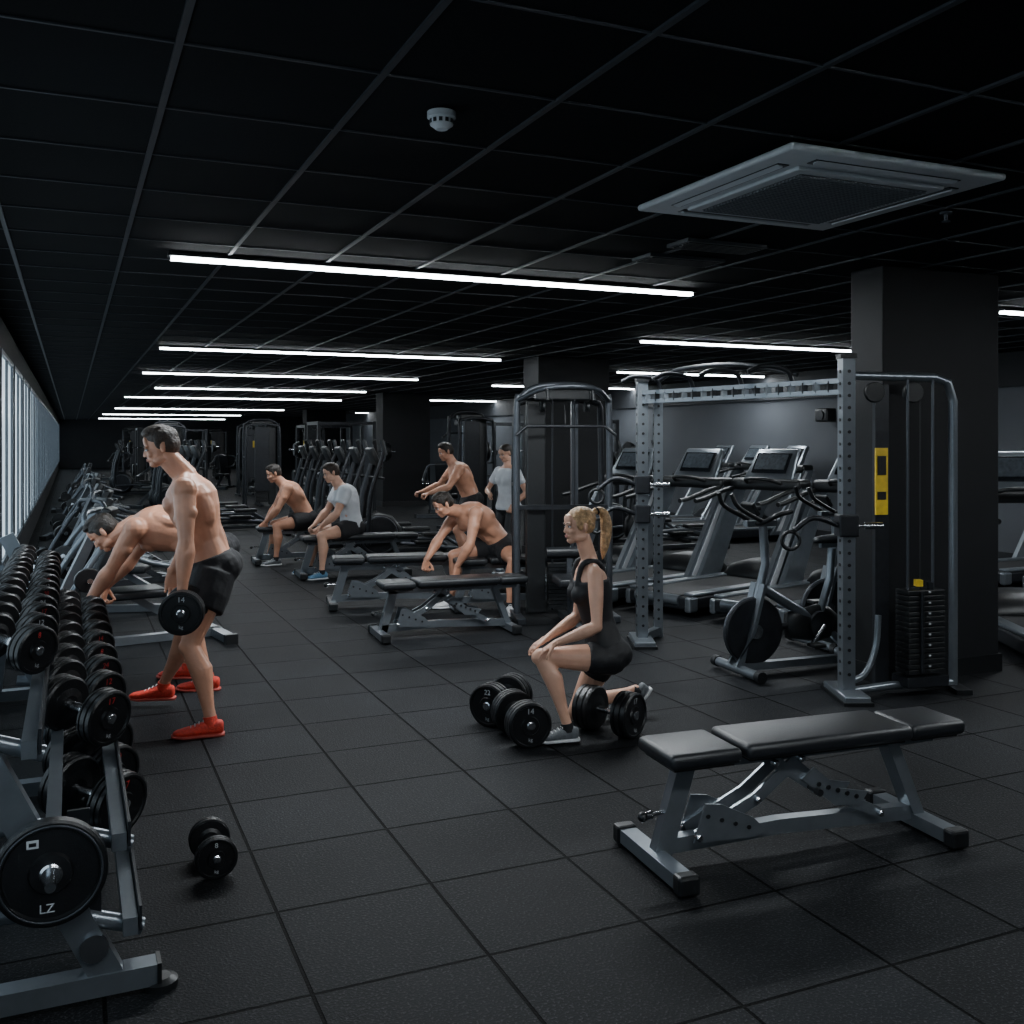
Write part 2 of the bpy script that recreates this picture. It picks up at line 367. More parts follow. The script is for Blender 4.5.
# ---------------------------------------------------------------- benches
def bench(name):
    b=B()
    for x,w in ((0,.23),(1.22,.22)):
        b.tube([(x,-w,.045),(x,w,.045)],0,'silver',sq=(.07,.055))
        for s in (-1,1):
            b.box((x,s*(w+.015),.045),(.085,.06,.075),'black',bev=.012)
            b.lathe([(0,.022),(.018,.022)],(x,s*(w-.02),0),(0,0,1),'black',14)
    b.tube([(.02,0,.085),(.55,0,.10),(1.2,0,.075)],0,'silver',sq=(.05,.06))
    b.tube([(.03,0,.06),(.13,0,.40)],0,'silver',sq=(.075,.05))
    b.tube([(1.22,0,.06),(1.08,0,.40)],0,'silver',sq=(.075,.05))
    b.tube([(.08,0,.40),(1.30,0,.40)],0,'silver',sq=(.05,.045))
    for s in (-.045,.045):
        b.tube([(.16,s,.12),(.42,s,.24),(.62,s,.39)],0,'silver',sq=(.012,.05))
        b.tube([(.5,s,.385),(.72,s,.24),(1.0,s,.11)],0,'silver',sq=(.012,.045))
        b.plate([(.14,.10),(.19,.25),(.26,.24),(.40,.17),(.46,.11),(.40,.09)],s*1.2,.008,'silver','y')
        b.plate([(.62,.30),(.78,.17),(.90,.16),(.94,.21),(.80,.24),(.68,.34)],s*1.25,.008,'silver','y')
        for t in range(5): b.lathe([(-.003,.010),(.003,.010)],(.70+t*.045,s*1.38,.27-t*.018),(0,1,0),'black',10)
        for t in range(4): b.lathe([(-.003,.009),(.003,.009)],(.20+t*.06,s*1.32,.20-t*.022),(0,1,0),'black',10)
        for p in ((.16,.12),(.62,.385),(.5,.38),(1.0,.11),(.42,.24)): b.lathe([(-.01,.014),(.012,.014),(.016,.009)],(p[0],s*1.25,p[1]),(0,1 if s>0 else -1,0),'steel',12)
    b.lathe([(0,.008),(.09,.008),(.092,.016),(.13,.016),(.134,.01)],(.07,0,.22),(-1,-.2,0),'steel',12); b.ell((-.06,-.026,.22),(.02,.02,.02),'black')
    b.lathe([(0,.008),(.05,.008),(.052,.015),(.075,.015)],(.66,-.05,.26),(0,-1,0),'black',12)
    for x0,x1,w,z in ((0,.305,.29,.455),(.325,1.10,.29,.462),(1.105,1.38,.26,.457)):
        b.box(((x0+x1)/2,0,z),(x1-x0,w,.062),'vinyl',bev=.024,seg=4)
        b.box(((x0+x1)/2,0,z-.036),(x1-x0-.05,w-.06,.012),'black')
    for x in (.16,.7,1.2): b.box((x,0,.425),(.06,.2,.02),'darkmetal')
    return b.mesh(name)
bm_=bench('adjustable_weight_bench')
place(bm_,'adjustable_weight_bench',(.53,3.74,0),math.radians(19.5),(.985,1,.94))
place(bm_,'adjustable_weight_bench',(-1.07,8.05,0),math.radians(20),(.90,1,.95))
place(bm_,'adjustable_weight_bench',(-1.72,9.55,0),math.radians(13))
place(bm_,'adjustable_weight_bench',(-.55,9.45,0),math.radians(14))
place(bm_,'adjustable_weight_bench',(-2.45,11.6,0),math.radians(20))
place(bm_,'adjustable_weight_bench',(-3.3,12.9,0),math.radians(20))
# ---------------------------------------------------------------- cable crossover machine
def holes(b,x,y,z0,z1,w,dirs,step=.075):
    z=z0
    while z<z1:
        for d in dirs: b.lathe([(-.002,.011),(.003,.011)],V((x,y,z))+V(d)*w/2,d,'black',10)
        z+=step
b=B(); A=V((1.02,7.85,0)); C=V((2.08,6.22,0))
T2=C+V((.76,.22,0))
for P,h in ((A,2.06),(C,2.11)):
    b.box((P.x,P.y,h/2),(.08,.08,h),'silver',R=(0,0,.1)); holes(b,P.x,P.y,.15,h-.05,.082,[(.1,-1,0),(-1,-.1,0)])
    b.box((P.x,P.y,.03),(.16,.42,.05),'silver',bev=.01); b.box((P.x,P.y,.012),(.18,.46,.02),'black')
    b.box((P.x,P.y,h+.01),(.1,.1,.03),'black')
A2=A+V((.17,.30,0)); b.box((A2.x,A2.y,1.0),(.07,.07,2.0),'silver'); holes(b,A2.x,A2.y,.15,1.95,.072,[(0,-1,0),(-1,0,0)])
b.beam(A2+V((0,0,.05)),A+V((0,0,.05)),.06,.06,'silver'); b.beam(A2+V((0,0,1.95)),A+V((0,0,1.95)),.06,.06,'silver')
for z in (1.90,1.97): b.beam(A+V((0,0,z)),C+V((0,0,z)),.05,.03,'silver')
for i in range(18):
    p=A.lerp(C,(i+.7)/19)+V((0,0,1.935)); b.box(p,(.035,.06,.07),'darkmetal' if i%2 else 'silver')
for t in (.12,.3,.55,.78):
    p=A.lerp(C,t)
    b.tube([p+V((0,0,1.97)),p+V((-.05,-.02,2.06)),p+V((-.22,-.1,2.08)),p+V((-.32,-.1,2.04))],.016,'darkmetal',8,curve=4)
b.tube([A.lerp(C,.1)+V((0,0,2.05)),A.lerp(C,.3)+V((-.1,0,2.12)),A.lerp(C,.6)+V((-.1,0,2.12)),A.lerp(C,.8)+V((0,0,2.03))],.016,'darkmetal',8,curve=5)
for P,z in ((A,1.25),(A,1.02),(C,1.07)):
    b.box((P.x,P.y,z),(.12,.12,.14),'darkmetal',bev=.01)
    b.lathe([(0,.012),(.05,.012),(.052,.022),(.16,.022),(.165,.015)],P+V((.05,-.03,z)),(1,-.1,0),'steel',12)
    b.tube([P+V((-.05,-.02,z)),P+V((-.22,-.05,z+.05)),P+V((-.34,-.05,z-.03))],.018,'darkmetal',8,curve=4)
    b.torus(P+V((-.36,-.05,z-.09)),(0,1,0),.055,.012,'black',18,6)
b.tube([C+V((.04,.0,2.0)),C+V((.62,.18,2.0)),C+V((.72,.21,1.97)),T2+V((0,0,1.85)),T2+V((0,0,1.0)),T2+V((0,0,.03))],.028,'silver',12)
b.tube([C+V((.0,-.02,.04)),C+V((.3,.06,.06)),T2+V((0,0,.04))],.026,'silver',12)
b.tube([C+V((.0,-.02,.10)),C+V((.12,.02,.14)),C+V((.2,.05,.30)),C+V((.22,.06,.5))],.02,'silver',10,curve=4)
b.box((T2.x,T2.y,.015),(.1,.34,.03),'black')
st=C+V((.50,.10,0)); ra=math.atan2(.22,.76)
for i in range(16): b.box((st.x,st.y,.15+i*.033),(.27,.13,.029),'black',R=(0,0,ra),bev=.004)
b.box((st.x,st.y,.09),(.30,.16,.06),'darkmetal',R=(0,0,ra))
b.lathe([(0,.012),(.5,.012)],(st.x-.02,st.y-.08,.15),(0,0,1),'darkmetal',10)
for i in range(16): b.box((st.x+.03,st.y-.075,.155+i*.033),(.014,.006,.010),'whitemark' if i%2 else 'darkmetal',R=(0,0,ra))
for dx in (-.09,.09): b.lathe([(0,.009),(1.92,.009)],(st.x+dx,st.y+dx*.3,.06),(0,0,1),'midgrey',10)
b.lathe([(0,.004),(1.3,.004)],(st.x,st.y,.66),(0,0,1),'black',6)
b.box((st.x-.02,st.y-.02,.70),(.04,.05,.04),'yellow'); b.box((st.x+.05,st.y-.02,.68),(.03,.05,.05),'darkmetal')
b.box(C+V((.25,.10,1.0)),(.10,.03,1.9),'darkmetal',R=(0,0,ra))
b.box(C+V((.245,.075,1.34)),(.088,.012,.42),'yellow',R=(0,0,ra)); b.box(C+V((.245,.066,1.44)),(.06,.006,.12),'black',R=(0,0,ra)); b.box(C+V((.245,.066,1.25)),(.06,.006,.05),'black',R=(0,0,ra))
for q in (.45,.2): b.lathe([(-.02,.06),(-.01,.065),(0,.05),(.01,.065),(.02,.06)],C+V((q,.05+q*.1,1.9)),(0,1,0),'black',20)
b.build('cable_crossover_machine',world=True)
def tower(fm,op=False):
    b=B()
    b.tube([(-.42,0,.03),(-.42,0,1.8),(-.38,0,1.98),(-.2,0,2.08),(.2,0,2.08),(.38,0,1.98),(.42,0,1.8),(.42,0,.03)],.030,fm,12,curve=4)
    b.tube([(-.40,.25,.03),(-.40,.25,1.7),(-.30,.22,1.95),(.3,.22,1.95),(.40,.25,1.7),(.40,.25,.03)],.028,'darkmetal',10,curve=3)
    for x in (-.42,.42): b.box((x,.1,.03),(.08,.75,.06),fm,bev=.01); b.beam((x,0,1.2),(x,.25,1.2),.03,.03,'darkmetal')
    if not op: b.box((0,.1,1.15),(.34,.05,1.55),'darkmetal')
    else:
        b.beam((.12,.1,.05),(.12,.1,2.0),.06,.06,fm); b.beam((-.42,0,1.0),(.42,0,1.0),.04,.04,'darkmetal')
        b.tube([(-.42,0,1.95),(-.2,-.3,2.05),(.2,-.32,2.05),(.42,0,1.95)],.022,fm,10,curve=4)
        for x in (-.2,.2): b.tube([(x,-.3,2.05),(x,-.34,1.94)],.016,'black',8)
    b.box((-.24,.08,1.0),(.17,.10,1.9),'black',bev=.01)
    for i in range(12 if op else 18): b.box((0,.02,.12+i*.033),(.28,.12,.029),'black')
    for x in (-.1,.1): b.lathe([(0,.009),(1.9,.009)],(x,.0,.08),(0,0,1),'darkmetal' if op else 'steel',8)
    b.box((0,.05,2.0),(.5,.12,.10),'black',bev=.02)
    for x in (-.2,.2): b.lathe([(-.02,.05),(0,.04),(.02,.05)],(x,-.05,1.9),(1,0,0),'black',16)
    b.lathe([(-.35,.014),(.35,.014)],(0,-.12,1.72),(1,0,0),'darkmetal',10)
    b.tube([(-.35,-.12,1.72),(-.45,-.14,1.64)],.014,'darkmetal',8); b.tube([(.35,-.12,1.72),(.45,-.14,1.64)],.014,'darkmetal',8)
    b.lathe([(0,.004),(.2,.004)],(0,-.1,1.72),(0,.2,1),'black',6)
    b.box((0,-.55,.42),(.35,.4,.07),'vinyl',bev=.02,seg=3); b.beam((0,-.5,.05),(0,-.5,.40),.06,.06,fm); b.beam((0,-.8,.04),(0,.1,.04),.07,.05,fm)
    b.lathe([(-.2,.05),(.2,.05)],(0,-.25,.62),(1,0,0),'vinyl',14); b.beam((0,-.3,.05),(0,-.25,.62),.04,.04,fm)
    if not op: b.box((.18,-.01,1.5),(.04,.03,.16),'yellow')
    return b.mesh('lat_pulldown_machine')
TW=tower('midgrey',True); TWD=tower('darkmetal')
def treadmill():
    b=B()
    b.box((0,.85,.13),(.78,1.75,.12),'darkmetal',bev=.02); b.box((0,.75,.196),(.52,1.5,.012),'belt')
    for x in (-.33,.33): b.box((x,.8,.205),(.11,1.55,.03),'silver',bev=.01)
    for s in (-.36,.36): b.box((s,.03,.12),(.07,.12,.14),'silver',bev=.02)
    b.lathe([(-.26,.05),(.26,.05)],(0,.0,.15),(1,0,0),'silver',18)
    b.loft([(V((0,1.38,.2)),V((.33,0,0)),V((0,0,.05))),(V((0,1.5,.24)),V((.36,0,0)),V((0,0,.12))),(V((0,1.75,.24)),V((.36,0,0)),V((0,0,.14))),(V((0,1.9,.2)),V((.30,0,0)),V((0,0,.10)))],'black')
    for x in (-.40,.40):
        b.plate([(1.00,.10),(1.34,.10),(1.86,1.12),(1.68,1.16)],x,.055,'silver')
        b.plate([(1.10,.16),(1.20,.16),(1.715,1.08),(1.68,1.10)],x*1.075,.008,'whitemark')
        b.tube([(x,1.74,1.10),(x*.95,1.5,1.08),(x*.95,1.15,1.0),(x*.95,1.0,.98)],.024,'black',10,curve=4)
        b.box((x,1.55,.03),(.08,.5,.06),'black')
    Rc=Matrix.Rotation(math.radians(-32),3,'X')
    b.box((0,1.74,1.14),(.86,.22,.12),'black',bev=.04,seg=3)
    b.box((0,1.80,1.33),(.60,.07,.40),'silver',R=Rc,bev=.03,seg=4,top=(.82,1))
    b.box((0,1.765,1.36),(.42,.012,.24),'screen',R=Rc,bev=.004)
    b.box((0,1.765,1.37),(.36,.02,.18),'screenlit',R=Rc)
    b.box((0,1.735,1.215),(.4,.012,.05),'black',R=Rc)
    b.tube([(-.2,1.62,1.16),(-.12,1.5,1.2),(.12,1.5,1.2),(.2,1.62,1.16)],.018,'black',8,curve=4)
    return b.mesh('treadmill')
TM=treadmill()
def ptm(fx,fy,hx,hy):
    h=V((hx,hy,0)).normalized(); p=V((fx,fy,0))-h*1.8
    return place(TM,'treadmill',p,math.atan2(h.y,h.x)-math.pi/2)
for p in ((2.72,10.4),(3.40,9.8),(2.07,11.0),(1.42,11.6)): ptm(*p,.76,.65)
ptm(4.15,8.35,.1,.99); ptm(5.05,8.25,.1,.99)
def bike():
    b=B()
    for x,w in ((.50,.24),(-.50,.24)):
        b.tube([(x,-w,.05),(x,w,.05)],.032,'silver',12)
        for s in (-1,1): b.lathe([(0,.038),(.05,.038)],(x,s*w,.05),(0,s,0),'black',14)
    b.beam((.50,0,.06),(-.50,0,.06),.06,.05,'silver')
    for s in (-.05,.05): b.tube([(.52,s,.07),(.42,s,.30),(.33,s,.62)],0,'silver',sq=(.025,.06))
    b.tube([(.35,0,.50),(.28,0,.75),(.30,0,1.02)],.030,'silver',12)
    b.tube([(-.45,0,.07),(-.15,0,.35),(-.25,0,.62),(-.27,0,.84)],.030,'silver',12)
    b.tube([(-.14,0,.33),(.33,0,.60)],.034,'silver',12)
    b.tube([(-.14,0,.33),(.42,0,.30)],.024,'darkmetal',12)
    b.lathe([(-.03,.16),(-.028,.215),(-.02,.225),(.02,.225),(.028,.215),(.03,.16)],(.38,0,.30),(0,1,0),'darkmetal',36)
    b.torus((.38,0,.30),(0,1,0),.222,.012,'midgrey',36,8)
    b.lathe([(-.05,.05),(.05,.05)],(.38,0,.30),(0,1,0),'steel',16)
    b.loft([(V((-.14,0,.32))+V((t,0,.0)),V((0,.035,0)),V((0,0,h))) for t,h in ((-.16,.06),(-.1,.11),(0,.135),(.12,.11),(.25,.09))],'black')
    b.lathe([(-.06,.09),(.06,.09)],(-.14,0,.32),(0,1,0),'darkmetal',24)
    for s in (-1,1):
        b.tube([(-.14,s*.09,.32),(-.14+s*.11,s*.10,.32-s*.12)],.014,'steel',8); b.box((-.14+s*.11,s*.15,.32-s*.12),(.10,.09,.025),'black',bev=.006)
    b.loft([(V((-.43,0,.90)),V((0,.06,0)),V((0,0,.03))),(V((-.36,0,.905)),V((0,.10,0)),V((0,0,.035))),(V((-.26,0,.905)),V((0,.07,0)),V((0,0,.03))),(V((-.15,0,.90)),V((0,.03,0)),V((0,0,.025))),(V((-.12,0,.895)),V((0,.018,0)),V((0,0,.015)))],'vinyl')
    b.box((-.27,0,.86),(.2,.03,.03),'silver')
    b.box((.32,0,1.03),(.24,.05,.04),'silver')
    b.tube([(.20,-.18,1.12),(.34,-.22,1.10),(.36,-.08,1.04),(.36,.08,1.04),(.34,.22,1.10),(.20,.18,1.12)],.017,'black',8,curve=5)
    b.tube([(.36,-.08,1.05),(.55,-.09,1.15),(.60,-.08,1.24)],.016,'black',8,curve=4); b.tube([(.36,.08,1.05),(.55,.09,1.15),(.60,.08,1.24)],.016,'black',8,curve=4)
    b.box((.40,0,1.13),(.03,.14,.10),'black',R=(0,.6,0),bev=.008)
    return b.mesh('exercise_bike')
BK=bike()
place(BK,'exercise_bike',(2.0,6.95,0),math.radians(200))
place(BK,'exercise_bike',(2.78,7.85,0),math.radians(200))
def ellip():
    b=B()
    b.box((.0,0,.05),(1.7,.10,.06),'darkmetal',bev=.01)
    for x in (-.8,.8): b.box((x,0,.04),(.10,.56,.07),'black',bev=.02)
    b.loft([(V((.45+t,0,.35)),V((0,w,0)),V((0,0,h))) for t,w,h in ((-.32,.06,.10),(-.2,.09,.25),(0,.10,.31),(.2,.09,.26),(.30,.06,.12))],'black')
    for s in (-1,1):
        b.lathe([(0,.27),(.02,.27),(.03,.22)],(.45,s*.10,.36),(0,s,0),'darkmetal',28); b.torus((.45,s*.13,.36),(0,1,0),.24,.012,'midgrey',28,6)
        b.tube([(.62,s*.26,.25),(.60,s*.28,.85),(.50,s*.27,1.20),(.42,s*.25,1.45),(.45,s*.22,1.58)],[.03,.03,.026,.022,.022],'darkmetal',10,curve=5)
        b.tube([(.40,s*.25,1.40),(.44,s*.22,1.60)],.028,'black',10)
        b.tube([(.62,s*.26,.28),(.1,s*.24,.26+s*.05),(-.45,s*.2,.22+s*.08)],.024,'midgrey',10)
        b.box((-.30,s*.2,.29+s*.07),(.38,.15,.05),'black',bev=.015)
        b.tube([(-.45,s*.2,.22+s*.08),(-.75,s*.18,.12)],.025,'midgrey',10)
    b.tube([(.68,0,.3),(.62,0,.9),(.52,0,1.28)],[.055,.05,.045],'darkmetal',12)
    b.box((.50,0,1.36),(.06,.38,.30),'black',R=(0,.4,0),bev=.02,seg=3); b.box((.468,0,1.365),(.01,.26,.18),'screenlit',R=(0,.4,0))
    b.tube([(.4,-.2,1.1),(.55,-.12,1.12),(.55,.12,1.12),(.4,.2,1.1)],.018,'black',8,curve=4)
    return b.mesh('elliptical_trainer')
EL=ellip()
for i in range(6):
    p=V((-1.35,13.3,0))+D*(i*.85); place(EL,'elliptical_trainer',p,math.radians(200))
def press(fm):
    b=B()
    b.beam((-.8,0,.04),(.8,0,.04),.08,.07,fm)
    for x in (-.75,.75): b.beam((x,-.40,.04),(x,.40,.04),.08,.07,fm); b.box((x,-.41,.04),(.1,.05,.09),'black'); b.box((x,.41,.04),(.1,.05,.09),'black')
    b.tube([(.55,0,.06),(.35,0,.6),(.15,0,1.10)],0,fm,sq=(.08,.06))
    b.tube([(-.6,0,.06),(-.1,0,.42)],0,fm,sq=(.07,.06))
    b.box((-.12,0,.46),(.42,.34,.08),'vinyl',bev=.025,seg=3); b.box((.12,0,.80),(.09,.32,.65),'vinyl',R=(0,-.35,0),bev=.025,seg=3)
    for s in (-1,1):
        b.tube([(.15,0,1.08),(.16,s*.30,1.06),(.12,s*.38,.92),(-.12,s*.38,.78),(-.32,s*.34,.72)],.026,fm,10,curve=4)
        b.tube([(-.32,s*.34,.72),(-.32,s*.20,.72)],.02,'black',8)
        b.tube([(.14,s*.36,1.0),(.3,s*.38,.75),(.5,s*.38,.35),(.55,s*.36,.08)],.026,fm,10,curve=4)
        r=.10; b.lathe([(0,r*.9),(.003,r),(.037,r),(.04,r*.9)],(.30,s*.40,.66),(0,s,0),'rubber',26)
        b.lathe([(-.04,.022),(.10,.022)],(.30,s*.38,.66),(0,s,0),'steel',12)
        b.lathe([(0,.11),(.04,.11)],(.50,s*.40,.38),(0,s,0),'rubber',24)
    return b.mesh('chest_press_machine')
PR=press('silver'); PRD=press('midgrey')
for e,n,r in ((.34,8.35,100),(.35,10.0,75),(.35,11.7,110),(.45,13.5,80),(.4,15.5,95),(.4,17.8,80),(.5,20.5,100),(.4,24.5,90),(.5,29,90)):
    place(PR if n<11 else PRD,'chest_press_machine',rw(e,n),ROT+math.radians(r+90),(1,1,.88))
def squat():
    b=B(); fm='darkmetal'
    for x in (-.6,.6):
        for y in (-.5,.5): b.box((x,y,1.0),(.07,.07,2.0),fm)
        b.beam((x,-.7,.04),(x,.7,.04),.07,.07,fm); b.beam((x,-.5,1.96),(x,.5,1.96),.07,.07,fm); b.beam((x,-.5,.8),(x,.5,.8),.04,.05,'darkmetal')
    for y in (-.5,.5): b.beam((-.6,y,1.96),(.6,y,1.96),.06,.06,fm)
    b.lathe([(-1.05,.014),(1.05,.014)],(0,-.58,1.35),(1,0,0),'steel',10)
    for s in (-1,1):
        b.lathe([(0,.025),(.3,.025)],(s*.75,-.58,1.35),(s,0,0),'steel',12)
        for o,r in ((.02,.22),(.07,.2),(.12,.16)): b.lathe([(0,r*.92),(.004,r),(.036,r),(.04,r*.92)],(s*(.77+o),-.58,1.35),(s,0,0),'rubber',24)
        b.lathe([(0,.2),(.05,.2)],(s*.68,.5,.6),(s,0,0),'rubber',22)
        b.box((s*.6,-.56,1.32),(.08,.10,.10),'black')
    return b.mesh('squat_rack')
SQ=squat()
LP,CP,SR,ET='lat_pulldown_machine','chest_press_machine','squat_rack','elliptical_trainer'
far=[(EL,ET,2.5,18.2,185),(EL,ET,2.5,19.3,185),(EL,ET,2.5,20.4,185),(PRD,CP,4.6,19.4,30),(SQ,SR,5.4,21.5,0),(EL,ET,2.3,21.7,175),(EL,ET,2.3,23.0,180),(TWD,LP,4.2,24.5,180),
(PRD,CP,1.9,25.5,40),(SQ,SR,6.2,26.5,0),(TWD,LP,2.4,28.5,190),(EL,ET,1.8,31,170),(EL,ET,1.8,32.2,170),(TWD,LP,4.8,29.5,180),
(SQ,SR,2.6,35,0),(PRD,CP,4.6,34,60),(TWD,LP,6.8,31,180),(SQ,SR,4,39,0),(TWD,LP,2.2,40,180),(PRD,CP,1.8,44,60),(TWD,LP,5.5,43,180),(SQ,SR,9.2,21.0,0),
(TWD,LP,6.3,16.2,200),(SQ,SR,9.3,17.8,0),(EL,ET,8.0,13.4,180),(EL,ET,8.0,12.4,180),(TM,'treadmill',9.1,15.2,270),(TM,'treadmill',9.1,14.2,270),(TM,'treadmill',9.1,13.2,270),(PRD,CP,7.8,15.4,60),
(TM,'treadmill',9.1,8.0,270),(TM,'treadmill',9.1,7.0,270),(PRD,CP,7.2,20,60)]
for me,nm,e,n,r in far: place(me,nm,rw(e,n),ROT+math.radians(r))
place(TW,LP,(.46,8.95,0),math.radians(8))
b=B(); b.box((0,0,0),(.3,.2,.22),'black',bev=.03,seg=3); b.lathe([(0,.08),(.02,.08)],(-.0,-.10,0),(0,-1,0),'darkmetal',20); b.box((0,.12,0),(.05,.1,.05),'darkmetal'); b.build('wall_speaker',rw(E1-.18,12.7,2.0),ROT-math.radians(90))
# ---------------------------------------------------------------- people
def union(src,vox,it,dst,mat,fac=.5):
    me=src.mesh('tmp'); ob=bpy.data.objects.new('tmp',me); bpy.context.collection.objects.link(ob)
    m=ob.modifiers.new('r','REMESH'); m.mode='VOXEL'; m.voxel_size=vox; m.adaptivity=0
    if it: s=ob.modifiers.new('s','SMOOTH'); s.factor=fac; s.iterations=it
    dg=bpy.context.evaluated_depsgraph_get(); dg.update(); ev=ob.evaluated_get(dg); r=ev.to_mesh()
    n=len(r.vertices); a=np.zeros(n*3,dtype=np.float32); r.vertices.foreach_get('co',a)
    vs=a.reshape(-1,3).tolist(); fs=[list(p.vertices) for p in r.polygons]
    ev.to_mesh_clear(); bpy.data.objects.remove(ob); bpy.data.meshes.remove(me)
    dst.add(vs,fs,mat,True)
def ik(a,t,l1,l2,pole):
    d=t-a; L=min(d.length,(l1+l2)*.998); L=max(L,abs(l1-l2)+.02); u=d.normalized()
    x=(l1*l1-l2*l2+L*L)/(2*L); h=math.sqrt(max(l1*l1-x*x,0))
    p=pole-u*pole.dot(u); p=p.normalized()
    return a+u*x+p*h, a+u*L
def limb(b,a,c,rads,back=None,offs=None):
    pts=[a.lerp(c,t) for t,_ in rads]
    if back is not None: pts=[p+back*o for p,o in zip(pts,offs)]
    b.tube(pts,[r for _,r in rads],'skin',14); b.ell(pts[0],(rads[0][1],)*3,'skin'); b.ell(pts[-1],(rads[-1][1],)*3,'skin')
MR=[(-.15,.11,.105),(-.08,.160,.126),(0,.168,.128),(.12,.154,.116),(.3,.142,.106),(.45,.160,.120),(.62,.190,.142),(.78,.205,.148),(.88,.182,.124),(.95,.118,.09),(1.0,.070,.068)]
FR=[(-.15,.11,.09),(-.06,.165,.118),(.03,.168,.118),(.15,.145,.10),(.35,.114,.088),(.5,.12,.094),(.65,.136,.108),(.78,.146,.102),(.88,.130,.084),(.95,.082,.062),(1,.048,.048)]
def hand(dst,w,dr,pn,curl,S,thumb,skin,vox):
    b=B(); dr=dr.normalized(); pn=(pn-dr*pn.dot(dr)).normalized(); sd=dr.cross(pn)*thumb
    b.loft([(w-dr*.02*S,sd*.028*S,pn*.022*S),(w+dr*.01*S,sd*.029*S,pn*.020*S),(w+dr*.045*S,sd*.040*S,pn*.017*S),(w+dr*.088*S,sd*.043*S,pn*.014*S),(w+dr*.096*S,sd*.038*S,pn*.010*S)],'skin',16)
    for i,(o,L) in enumerate(((.033,.070),(.011,.078),(-.011,.073),(-.033,.057))):
        p=w+dr*(.088-abs(i-1)*.003)*S+sd*o*S; ang=0; q=[p-dr*.02*S,p]
        d0=(dr+sd*o*1.5).normalized()
        for fr,c in ((.45,1.0),(.31,1.15),(.24,.8)):
            ang+=curl*c; p=p+(d0*math.cos(ang)+pn*math.sin(ang))*L*fr*S; q.append(p)
        b.tube(q,[.0095*S,.0095*S,.009*S,.008*S,.007*S],'skin',8,ends=True)
    p=w+dr*.022*S+sd*.030*S; d1=(sd*.75+dr*.65+pn*.35).normalized(); p1=p+d1*.042*S; d2=(sd*.15+dr*.85+pn*(.3+curl*.6)).normalized(); p2=p1+d2*.03*S; d3=(dr*.8+pn*(.3+curl)-sd*curl*.5).normalized(); p3=p2+d3*.024*S
    b.tube([p-d1*.015*S,p1,p2,p3],[.016*S,.0125*S,.011*S,.009*S],'skin',8,ends=True)
    union(b,vox,1,dst,skin)
def head(dst,c,face,upv,S,fem,hair,hmat,skin,vox):
    fw=face.normalized(); sd=upv.cross(fw).normalized(); up=fw.cross(sd).normalized(); ax=(sd,fw,up); k=.93 if fem else .97
    P=lambda x,y,z: c+(sd*x+fw*y+up*z)*S*k
    r=lambda *a: tuple(q*S*k for q in a)
    b=B()
    b.ell(P(0,-.012,.030),r(.075,.096,.086),'skin',ax,20); b.ell(P(0,.028,-.030),r(.062,.064,.078),'skin',ax,18)
    b.ell(P(0,.060,-.088),r(.032,.030,.022),'skin',ax); b.ell(P(0,.076,.045),r(.048,.016,.038),'skin',ax)
    for s in (1,-1):
        b.ell(P(s*.048,.015,-.070),r(.018,.048,.026),'skin',ax); b.ell(P(s*.036,.066,-.025),r(.025,.022,.022),'skin',ax)
        b.ell(P(s*.030,.082,.020),r(.026,.011,.008),'skin',ax); b.ell(P(s*.077,-.008,-.008),r(.008,.017,.030),'skin',ax)
        b.ell(P(s*.010,.095,-.031),r(.008,.008,.007),'skin',ax)
    b.tube([P(0,.084,.014),P(0,.095,-.010),P(0,.102,-.028)],[.0075*S,.0085*S,.0095*S],'skin',8,ends=True)
    b.ell(P(0,.084,-.058),r(.026,.012,.015),'skin',ax)
    union(b,vox,2,dst,skin)
    for s in (1,-1):
        dst.ell(P(s*.031,.0825,.002),r(.0135,.009,.0075),'eye',ax); dst.ell(P(s*.031,.0888,.002),r(.006,.0035,.006),'iris',ax)
        dst.tube([P(s*.014,.0945,.020),P(s*.032,.0940,.025),P(s*.050,.081,.021)],.0028*S if fem else .004*S,'hairbrown' if fem else hmat,6)
        dst.tube([P(s*.019,.0895,.0065),P(s*.031,.0928,.011),P(s*.045,.084,.007)],.002*S,'iris',5)
    dst.ell(P(0,.0945,-.0535),r(.021,.006,.0045),'lip',ax); dst.ell(P(0,.0935,-.063),r(.018,.006,.0055),'lip',ax)
    h=B()
    if hair=='pony':
        h.ell(P(0,-.020,.046),r(.081,.098,.078),'skin',ax,20); h.ell(P(0,-.045,.010),r(.074,.066,.072),'skin',ax,16)
        for s in (1,-1): h.ell(P(s*.066,.022,.018),r(.012,.030,.045),'skin',ax)
        h.tube([P(0,-.10,.075),P(0,-.145,.088),P(.0,-.185,.060),P(.0,-.198,-.01),P(.0,-.190,-.09),P(.0,-.172,-.17),P(.0,-.160,-.23)],[.018*S,.022*S,.030*S,.036*S,.033*S,.023*S,.005*S],'skin',12,curve=4)
        dst.torus(P(0,-.135,.086),(fw*-.9+up*.3),.019*S,.007*S,'cloth',16,6)
    else:
        h.ell(P(0,-.018,.054),r(.080,.096,.072),'skin',ax,18); h.ell(P(0,-.045,.012),r(.077,.070,.080),'skin',ax,16)
    if hair=='short':
        h.ell(P(0,.048,.100),r(.054,.042,.028),'skin',ax); h.ell(P(0,.01,.114),r(.058,.07,.026),'skin',ax)
        for s in (1,-1): h.ell(P(s*.070,.010,.025),r(.010,.022,.035),'skin',ax)
    if hair=='bun': h.ell(P(0,-.11,.04),r(.035,.035,.035),'skin',ax)
    union(h,max(vox,.005),1,dst,hmat)
    return P(0,-.018,-.065)
